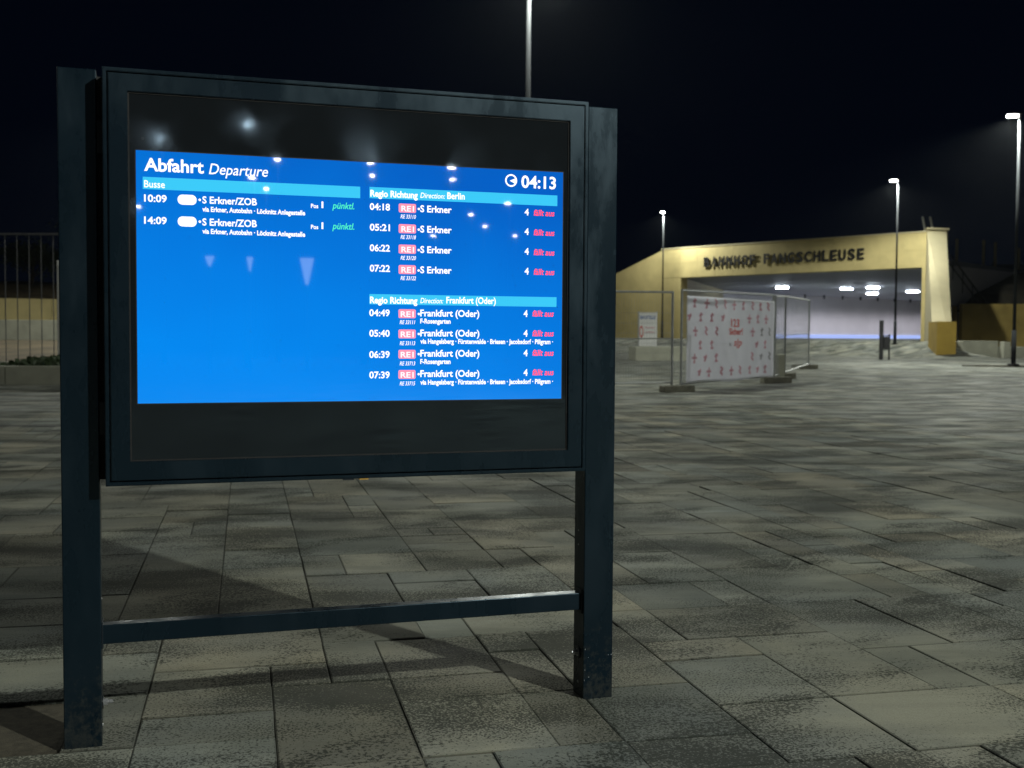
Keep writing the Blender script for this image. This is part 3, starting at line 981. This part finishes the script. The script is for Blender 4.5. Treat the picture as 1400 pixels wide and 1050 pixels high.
gw = empty('garden_wall', (24.25, 61.4, 0), 0, 'long ochre retaining wall at the right edge behind the lamp', 'wall')
for k in range(16):
    boxobj('wall_panel', 0.005 + k * 2.4, 2.395 + k * 2.4, rf.uniform(-0.01, 0.01), 0.45, -0.3, 2.95 + rf.uniform(-0.01, 0.01), M_ochre_wall, gw, 0.015)
bm = bmesh.new(); box(bm, 20.75, 22.4, 52.4, 53.2, 0.0, 0.98, 0.03)
thing_mesh('concrete_block', bm, M_conc, 'grey concrete block standing right of the buttress foot', 'block')
bm = bmesh.new(); box(bm, 22.5, 60, 52.6, 53.1, 0.0, 0.72, 0.03)
thing_mesh('low_concrete_wall', bm, M_conc, 'low pale concrete wall running right behind the planting bed', 'wall')
bm = bmesh.new(); box(bm, 22.45, 22.75, 51.9, 52.4, 0.0, 0.95, 0.03)
thing_mesh('bollard', bm, M_conc, 'short pale concrete stub at the left end of the low wall', 'bollard')
# planting bed with kerb round the right lamp
bed = []
bm = bmesh.new()
for k in range(28):
    t = 2 * math.pi * k / 28
    bed.append((20.6 + 6.0 * math.cos(t), 36.9 + 1.1 * math.sin(t)))
poly_prism(bm, bed, 0.0, 0.235)
pb = tag(finish('planting_bed', bm, M_soil), 'low dark planting bed at the foot of the right lamp', 'planting bed')
# posts along the railway
for k, (x, y, z0, z1, lab) in enumerate((
        (23.9, 63.0, 3.0, 7.00, 'timber post directly right of the buttress top'),
        (26.3, 67.6, 4.6, 6.95, 'first ochre post from the buttress on the dark bank'),
        (28.3, 68.6, 4.3, 6.95, 'second post from the buttress, the longest on the bank'),
        (29.0, 68.6, 4.7, 6.85, 'third post from the buttress on the dark bank'),
        (31.4, 70.8, 5.0, 6.7, 'thin fourth post from the buttress on the dark bank'),
        (31.8, 70.0, 5.0, 6.75, 'post on the bank just left of the right lamp pole'))):
    bm = bmesh.new(); tube(bm, (x, y, z0 - 0.6), (x, y, z1), 0.085, n=10)
    thing_mesh('fence_post', bm, M_post, lab, 'post', 'posts along the top of the railway bank')
bm = bmesh.new()
tube(bm, (23.6, 61.6, 5.6), (26.0, 62.3, 2.9), 0.05, n=8)
tube(bm, (23.6, 61.6, 5.1), (26.0, 62.3, 2.4), 0.04, n=8)
for k in range(4): tube(bm, (23.8 + k * 0.6, 61.65 + k * 0.16, 5.35 - k * 0.67), (23.8 + k * 0.6, 61.65 + k * 0.16, 4.2 - k * 0.67), 0.03, n=6)
thing_mesh('stair_railing', bm, M_darkmetal, 'dark railing falling down the bank right of the buttress', 'railing')
nb_ = empty('noise_barrier', (29.5, 76, 5.2), 0, 'dim bluish glass barrier on the bank top at the right edge', 'barrier')
M_bar_glass = simple('blue_barrier_glass', (0.03, 0.08, 0.13), 0.3, var=0.5, scale=1.5)
for k in range(9):
    boxobj('glass_pane', k * 2.5 + 0.05, k * 2.5 + 2.4, 0, 0.04, 0, 0.75 + 0.1 * math.sin(k * 2.1), M_bar_glass, nb_)
    boxobj('barrier_post', k * 2.5 - 0.05, k * 2.5 + 0.05, -0.05, 0.09, -0.3, 0.95, M_darkmetal, nb_)

# litter bin with post in front of the opening
bn = empty('bin_stand', (15.25, 47.0, gz(15.25, 47.0)), 0, 'small black bin hung between two posts in front of the underpass opening', 'bin')
boxobj('post', -0.07, 0.07, -0.07, 0.07, -0.1, 1.62, M_darkmetal, bn, 0.01)
boxobj('post', 0.30, 0.36, -0.03, 0.03, -0.1, 1.05, M_darkmetal, bn)
boxobj('bin', 0.06, 0.27, -0.16, 0.16, 0.42, 0.95, M_darkmetal, bn, 0.02)
boxobj('bracket', 0.07, 0.31, -0.02, 0.02, 0.96, 1.0, M_darkmetal, bn)

# ------------------------------------------------------------------ mobile site fences
def site_fence(p0, p1, z0, z1, H, label, step=0.055, group='galvanised mobile fence panels', mid=True):
    """one panel from p0 to p1 (plan), ground heights z0,z1"""
    P0, P1 = Vector((*p0, z0)), Vector((*p1, z1))
    t = empty('site_fence_panel', P0, 0, label, 'fence', group)
    D = P1 - P0
    L = math.hypot(D.x, D.y)
    d = Vector((D.x / L, D.y / L, (z1 - z0) / L))
    U = Vector((0, 0, 1))
    def pt(a, h): return d * a + U * h
    bm = bmesh.new()
    for a in (0.0, L): tube(bm, pt(a, 0.02), pt(a, H), 0.024, n=8)
    for h in (0.14, H - 0.02): tube(bm, pt(0, h), pt(L, h), 0.021, n=8)
    if mid: tube(bm, pt(0, H * 0.52), pt(L, H * 0.52), 0.012, n=6)
    finish('frame', bm, M_galv, t)
    bm = bmesh.new()
    n = int(L / step)
    for k in range(1, n): tube(bm, pt(L * k / n, 0.14), pt(L * k / n, H - 0.02), 0.0029, n=3)
    m = int((H - 0.2) / 0.2)
    for k in range(1, m): tube(bm, pt(0, 0.14 + k * 0.2), pt(L, 0.14 + k * 0.2), 0.0029, n=3)
    tag(finish('wire_mesh', bm, M_galv, t), kind='stuff')
    return t
def fence_foot(x, y, z, rz, label):
    bm = bmesh.new()
    box(bm, -0.36, 0.36, -0.11, 0.11, 0.0, 0.13, 0.02)
    for sx in (-0.22, 0.22): box(bm, sx - 0.13, sx + 0.13, -0.115, 0.115, -0.02, 0.05)
    for v in bm.verts: pass
    o = finish('ballast_block', bm, M_conc2, loc=(x, y, z), rz=rz)
    return tag(o, label, 'ballast block', 'heavy feet of the mobile fences')
M_conc2 = simple('recycled_plastic_foot', (0.16, 0.155, 0.12), 0.85, var=0.3, scale=10)
site_fence((0.2, 21.9), (3.22, 22.9), 0.02, 0.05, 1.98, 'mobile fence panel between the departure board and the banner')
site_fence((3.36, 22.6), (5.98, 26.1), 0.04, 0.08, 2.02, 'mobile fence panel that carries the white banner', mid=False)
site_fence((6.05, 26.2), (6.62, 27.6), 0.08, 0.12, 2.0, 'narrow mobile fence panel directly behind the banner')
site_fence((6.62, 27.6), (8.58, 32.9), 0.12, 0.2, 2.0, 'mobile fence panel open to the paving, right of the banner', 0.12)
fence_foot(3.28, 22.55, 0.02, R(25), 'worn fence foot under the left edge of the banner')
fence_foot(6.02, 25.9, 0.08, R(20), 'dark fence foot under the right edge of the banner')
fence_foot(6.5, 27.5, 0.12, R(10), 'fence foot with pale block behind the banner')
fence_foot(8.45, 32.8, 0.2, R(-3), 'fence foot under the farthest panel edge right of the banner')
fence_foot(0.2, 21.9, 0.0, R(90), 'fence foot hidden behind the departure board')
boxobj('x', -0.16, 0.16, -0.15, 0.15, 0, 0.62, M_conc, bev=0.03, loc=(6.25, 26.9, 0.1), rz=0.3)
o = bpy.data.objects['x']; o.name = 'concrete_weight'; tag(o, 'small pale concrete weight standing behind the right edge of the banner', 'block')

# banner tied to its panel
P0, P1 = Vector((3.40, 22.52, 0)), Vector((5.95, 25.98, 0))
BDv = (P1 - P0); BL = BDv.length; BDv.normalize()
BN = Vector((BDv.y, -BDv.x, 0))
ban = empty('banner', P0, math.atan2(BDv.y, BDv.x), 'white mesh banner with red lettering and rows of small red figures on the fence', 'banner')
def sag(a, h):
    return -0.035 - 0.03 * noise.noise(Vector((a * 1.1, h * 1.3, 0.3))) - 0.03 * math.exp(-((a - 0.9 + (1.9 - h) * -1.2) ** 2) * 6) * ss(1.0, 1.9, h) \
        - 0.012 * noise.noise(Vector((a * 4, h * 4, 3)))
bm = bmesh.new()
na, nh = 60, 34
rows = []
H0, H1 = 0.20, 1.93
for j in range(nh + 1):
    row = []
    for i in range(na + 1):
        a, h = 0.04 + (BL - 0.08) * i / na, H0 + (H1 - H0) * j / nh
        hh = h + (0.03 * math.sin(a * 2.2) if j == 0 else 0)
        row.append(bm.verts.new((a, sag(a, h), hh)))
    rows.append(row)
for j in range(nh):
    for i in range(na): bm.faces.new((rows[j][i], rows[j][i + 1], rows[j + 1][i + 1], rows[j + 1][i]))
ret = bmesh.ops.extrude_face_region(bm, geom=list(bm.faces))
for v in [g for g in ret['geom'] if isinstance(g, bmesh.types.BMVert)]: v.co.y += 0.004
bmesh.ops.recalc_face_normals(bm, faces=bm.faces)
finish('banner_sheet', bm, M_banner, ban, smooth=True)
def ban_quads(name, quads, mat):
    bm = bmesh.new()
    for (a0, h0, a1, h1, w) in quads:
        d = Vector((a1 - a0, h1 - h0)); n = Vector((-d.y, d.x)).normalized() * w / 2
        vs = []
        for (a, h) in ((a0 - n.x, h0 - n.y), (a1 - n.x, h1 - n.y), (a1 + n.x, h1 + n.y), (a0 + n.x, h0 + n.y)):
            vs.append(bm.verts.new((a, sag(a, h) - 0.006, h)))
        bm.faces.new(vs)
    return finish(name, bm, mat, ban)
rb = random.Random(8)
def figure(a, h, kind, mat):
    s = 0.17
    if kind == 0: q = [(a, h - s / 2, a, h + s / 2, 0.045), (a - s * .6, h, a + s * .6, h, 0.04), (a - s * .25, h - s * .5, a + s * .25, h - s * .5, .05)]
    elif kind == 1: q = [(a - .05, h + s * .5, a + .06, h + s * .2, .045), (a + .06, h + s * .2, a - .05, h - s * .1, .045), (a - .05, h - s * .1, a + .06, h - s * .5, .05)]
    elif kind == 2: q = [(a - s * .5, h + .01, a + s * .5, h + .01, .04), (a, h - s * .45, a + .05, h + s * .35, .05), (a - .05, h - s * .45, a, h, .04)]
    else: q = [(a, h - s * .5, a, h + s * .5, .05), (a - .06, h + .02, a + .07, h + .05, .045), (a - .05, h - s * .45, a + .07, h - s * .45, .04)]
    ban_quads('figure', q, mat)
sc_ = BL / 1.0
rowsf = [(0.925, [.07, .19, .29, .40, .51, .62, .73, .83, .93]), (0.765, [.02, .14, .25, .37, .70, .80, .90]), (0.60, [.08, .20, .31, .74, .85, .95]),
         (0.44, [.13, .26, .79, .90]), (0.285, [.07, .19, .31, .74, .85, .96]), (0.12, [.13, .24, .37, .48, .59, .71, .81, .91])]
for r_, (fh, fs) in enumerate(rowsf):
    for k, fa in enumerate(fs):
        mat = M_grey if (r_ in (2, 4) and fa > 0.8) or rb.random() < 0.06 else M_pink
        figure(0.06 + (BL - 0.15) * fa, H0 + (H1 - H0) * fh, rb.randrange(4), mat)
def ban_text(s, a0, h0, wd, cap, mat, st='b'):
    o = lettering('lettering', s, a0, h0, wd, cap, mat, ban, -0.05, st)
    for v in o.data.vertices: v.co.y = sag(v.co.x, v.co.z) - 0.008
ban_text('123', BL * 0.475, H0 + 1.73 * 0.655, BL * 0.10, 0.16, M_red)
ban_text('Sicher!', BL * 0.45, H0 + 1.73 * 0.56, BL * 0.16, 0.13, M_red)
ban_text('s|p', BL * 0.50, H0 + 1.73 * 0.42, BL * 0.10, 0.15, M_red, 'bi')
ban_text('S', BL * 0.45, H0 + 1.73 * 0.42, BL * 0.02, 0.06, M_grey)

# notice sign and the low concrete bench behind the mesh
nt_ = empty('notice_board', (6.05, 51.0, gz(6, 51)), R(8), 'white notice board with a blue heading behind the mesh fence', 'notice board')
zb = 0.25
boxobj('board', -0.38, 0.44, 0, 0.04, zb + 0.15, zb + 1.72, M_white, nt_, 0.01)
for x in (-0.38, 0.44): boxobj('leg', x - 0.03, x + 0.03, 0.04, 0.1, -0.1, zb + 1.75, M_galv, nt_)
lettering('lettering', 'BAUSTELLE', -0.33, zb + 1.42, 0.7, 0.14, M_blue, nt_, -0.006)
lettering('lettering', 'Betreten', -0.1, zb + 1.0, 0.45, 0.08, M_pink, nt_, -0.006)
lettering('lettering', 'verboten', -0.1, zb + 0.8, 0.45, 0.08, M_pink, nt_, -0.006)
bm = bmesh.new()
for k in range(16):
    t0, t1 = 2 * math.pi * k / 16, 2 * math.pi * (k + 1) / 16
    vs = [bm.verts.new((-0.27 + r_ * math.cos(t) * 0.6, -0.006, zb + 0.85 + r_ * 1.8 * math.sin(t))) for r_, t in ((0.1, t0), (0.15, t0), (0.15, t1), (0.1, t1))]
    bm.faces.new(vs)
finish('pictogram', bm, M_red, nt_)
bm = bmesh.new(); poly_prism(bm, [(4.0, 45.5), (6.6, 42.0), (7.0, 42.4), (4.9, 45.7)], 0.0, 0.62)
bm.free()
bm = bmesh.new(); box(bm, 0, 2.0, 0, 1.6, -0.1, 0.52, 0.03)
o = finish('concrete_bench', bm, M_conc, loc=(4.6, 42.5, 0.2), rz=R(3)); tag(o, 'long low concrete bench block behind the mesh fence, left of the banner', 'bench')

# ------------------------------------------------------------------ left background
pl_ = empty('raised_planter', (-8.6, 23.6, 0), R(3), 'low pale concrete planter with dark ground cover at the left edge', 'planter')
for k in range(6):
    x1 = -k * 1.9
    boxobj('kerb_stone', x1 - 1.893, x1, 0, 0.32, -0.05, 0.42, M_conc, pl_, 0.015)
boxobj('kerb_stone', 0.003, 0.35, 0, 3.3, -0.05, 0.42, M_conc, pl_, 0.015)
boxobj('back_kerb', -11.5, 0, 3.0, 3.3, -0.05, 0.43, M_conc, pl_, 0.015)
boxobj('soil', -11.45, 0.0, 0.325, 2.995, -0.05, 0.33, M_soil, pl_)
rl = random.Random(4)
bm = bmesh.new()
for k in range(9000):
    x = -11.2 * rl.random()
    x = -abs(x)
    cl = noise.noise(Vector((x * 0.9, 3.3, 0)))
    y = 0.5 + 2.3 * rl.random()
    h = 0.33 + max(0.03, 0.10 + 0.30 * cl) * rl.random()
    if x > -0.8: h = 0.33 + 0.1 * rl.random()
    c = Vector((x, y, h)); s = 0.035 + 0.03 * rl.random()
    a = Vector((rl.uniform(-1, 1), rl.uniform(-1, 1), rl.uniform(-1, 1))).normalized() * s
    b = a.orthogonal().normalized() * s * 0.7
    bm.faces.new([bm.verts.new(c + p) for p in (a, b, -a, -b)])
tag(finish('ground_cover', bm, M_leaf, pl_), kind='stuff')
dr = boxobj('drain_channel', -9, 0, -0.07, 0.07, -0.02, 0.004, M_black, loc=(-3.6, 13.75, 0), rz=R(2.5))
dr['kind'] = 'structure'; dr['label'] = 'dark slot drain crossing the paving at the left'
# bare earth behind the planter
bm = bmesh.new()
er = []
for j in range(12):
    er.append([bm.verts.new((x, y, ground_z(x, y) + 0.05 + 0.03 * noise.noise(Vector((x, y, 0))))) for y in (29 + j * 1.36,) for x in [-40 + k * 1.6 for k in range(18)]])
for j in range(11):
    for k in range(17): bm.faces.new((er[j][k], er[j][k + 1], er[j + 1][k + 1], er[j + 1][k]))
tag(finish('bare_earth', bm, M_bank), kind='structure')['label'] = 'bare brown earth between the planter and the pale wall'
# tall fence
M_bar_grey = simple('dull_grey_bar', (0.10, 0.10, 0.105), 0.7)
lf = empty('steel_bar_fence', (-18.5, 27.2, 0.3), R(-3), 'tall thin steel fence with a single top rail at the left edge', 'fence')
bm = bmesh.new()
tube(bm, (-2, 0, 3.12), (8.1, 0, 3.12), 0.028, n=8)
finish('top_rail', bm, M_bar_grey, lf)
pm = None
for k in range(34):
    x = 8.0 - k * 0.29
    if pm is None:
        bm = bmesh.new(); tube(bm, (0, 0, 0.1), (0, 0, 3.1), 0.011, n=6)
        pm = bpy.data.meshes.new('bar'); bm.to_mesh(pm); bm.free(); pm.materials.append(M_bar_grey)
    link('bar', pm, parent=lf, loc=(x, 0, 0))
cabn = empty('switch_cabinet', (-10.75, 26.9, 0.2), 0, 'narrow pale grey metal cabinet partly behind the left display post', 'cabinet')
boxobj('cabinet_body', -0.02, 1.2, 0, 0.4, 0.0, 2.62, M_white, cabn, 0.02)
boxobj('cabinet_door', 0.04, 1.15, -0.02, 0.0, 0.2, 2.5, M_conc, cabn, 0.004)
bm = bmesh.new(); box(bm, -34, -8, 44.0, 44.4, 0, 1.58, 0.02)
thing_mesh('white_garden_wall', bm, M_conc, 'pale concrete wall behind the tall fence on the left', 'wall')
wall2 = empty('ochre_boundary_wall', (-32, 60, 0), math.atan2(20, 35.7), 'long ochre wall far behind on the left', 'wall')
for k in range(17):
    boxobj('wall_panel', k * 2.4 + 0.006, k * 2.4 + 2.394, rf.uniform(-0.01, 0.01), 0.4, 0, 2.95, M_yellow, wall2, 0.01)
bm = bmesh.new()
rows = []
for j, (dd, zz) in enumerate(((0.6, 2.8), (4, 3.9), (9, 4.2), (30, 4.3))):
    row = []
    for k in range(40):
        a = k * 1.05 - 6
        base = Vector((-32, 60, 0)) + Vector((math.cos(wall2.rotation_euler.z), math.sin(wall2.rotation_euler.z), 0)) * a + Vector((-math.sin(wall2.rotation_euler.z), math.cos(wall2.rotation_euler.z), 0)) * dd
        row.append(bm.verts.new((base.x, base.y, zz + 0.2 * noise.noise(base * 0.4))))
    rows.append(row)
for j in range(3):
    for k in range(39): bm.faces.new((rows[j][k], rows[j][k + 1], rows[j + 1][k + 1], rows[j + 1][k]))
tag(finish('brown_bank', bm, M_bank), kind='structure')['label'] = 'brown earth bank above the ochre wall at the left'
# shrubs / tree beyond
def tree(x, y, z, h, w, seed, label):
    rt_ = random.Random(seed)
    t = empty('tree', (x, y, z), 0, label, 'tree', 'dark trees beyond the left wall')
    bm = bmesh.new()
    tube(bm, (0, 0, 0), (0.1, 0, h * 0.5), 0.12, 0.07, 8)
    limbs = []
    for k in range(7):
        a = rt_.uniform(0, 6.28); l = w * rt_.uniform(0.3, 0.5)
        e = Vector((math.cos(a) * l, math.sin(a) * l, h * rt_.uniform(0.55, 0.95)))
        tube(bm, (0.08, 0, h * rt_.uniform(0.25, 0.5)), e, 0.05, 0.015, 6)
        limbs.append(e)
    finish('trunk', bm, M_bark, t)
    bm = bmesh.new()
    for e in limbs + [Vector((0, 0, h * 0.8))]:
        for k in range(260):
            p = e + Vector((rt_.gauss(0, 1), rt_.gauss(0, 1), rt_.gauss(0, 0.8))) * w * 0.14
            a = Vector((rt_.uniform(-1, 1), rt_.uniform(-1, 1), rt_.uniform(-1, 1))).normalized() * rt_.uniform(0.06, 0.11)
            b = a.orthogonal().normalized() * 0.06
            bm.faces.new([bm.verts.new(p + q) for q in (a, b, -a, -b)])
    finish('crown', bm, M_leaf, t)
tree(-24.5, 66.5, 3.6, 4.2, 3.4, 1, 'dark tree beyond the ochre wall, right beside the display post')
tree(-28.5, 67.5, 3.6, 2.6, 3.0, 2, 'low dark tree beyond the ochre wall, left of the taller one')
wall_fill_lamp = make_lamp((-12.2, 38.5, gz(-12.2, 38.5)), 7.9, R(200), 'added street lamp hidden behind the departure board, lighting the left wall', 2400)  # unseen lamp added to brighten the pale wall on the left
make_lamp((-15.0, 51.5, gz(-15, 51.5)), 7.9, R(170), 'added street lamp hidden behind the departure board, between the pale and the ochre wall', 3200)  # second unseen lamp, added to brighten the ochre wall

# ------------------------------------------------------------------ thin haze volume added for halos round the lamps
xs = [v[0] for v in verts]; ys = [v[1] for v in verts]
bm = bmesh.new(); box(bm, min(xs) - 5, max(xs) + 5, min(ys) - 5, max(ys) + 5, -1.3, 12.0)
M_haze = bpy.data.materials.new('haze'); M_haze.use_nodes = True
_n = M_haze.node_tree; _n.nodes.remove(_n.nodes['Principled BSDF'])
_v = _n.nodes.new('ShaderNodeVolumePrincipled')
_v.inputs['Density'].default_value = 0.00011
_v.inputs['Color'].default_value = (0.85, 0.93, 1.0, 1)
_v.inputs['Anisotropy'].default_value = 0.75
_n.links.new(_v.outputs[0], _n.nodes['Material Output'].inputs['Volume'])
tag(finish('haze', bm, M_haze), kind='stuff')
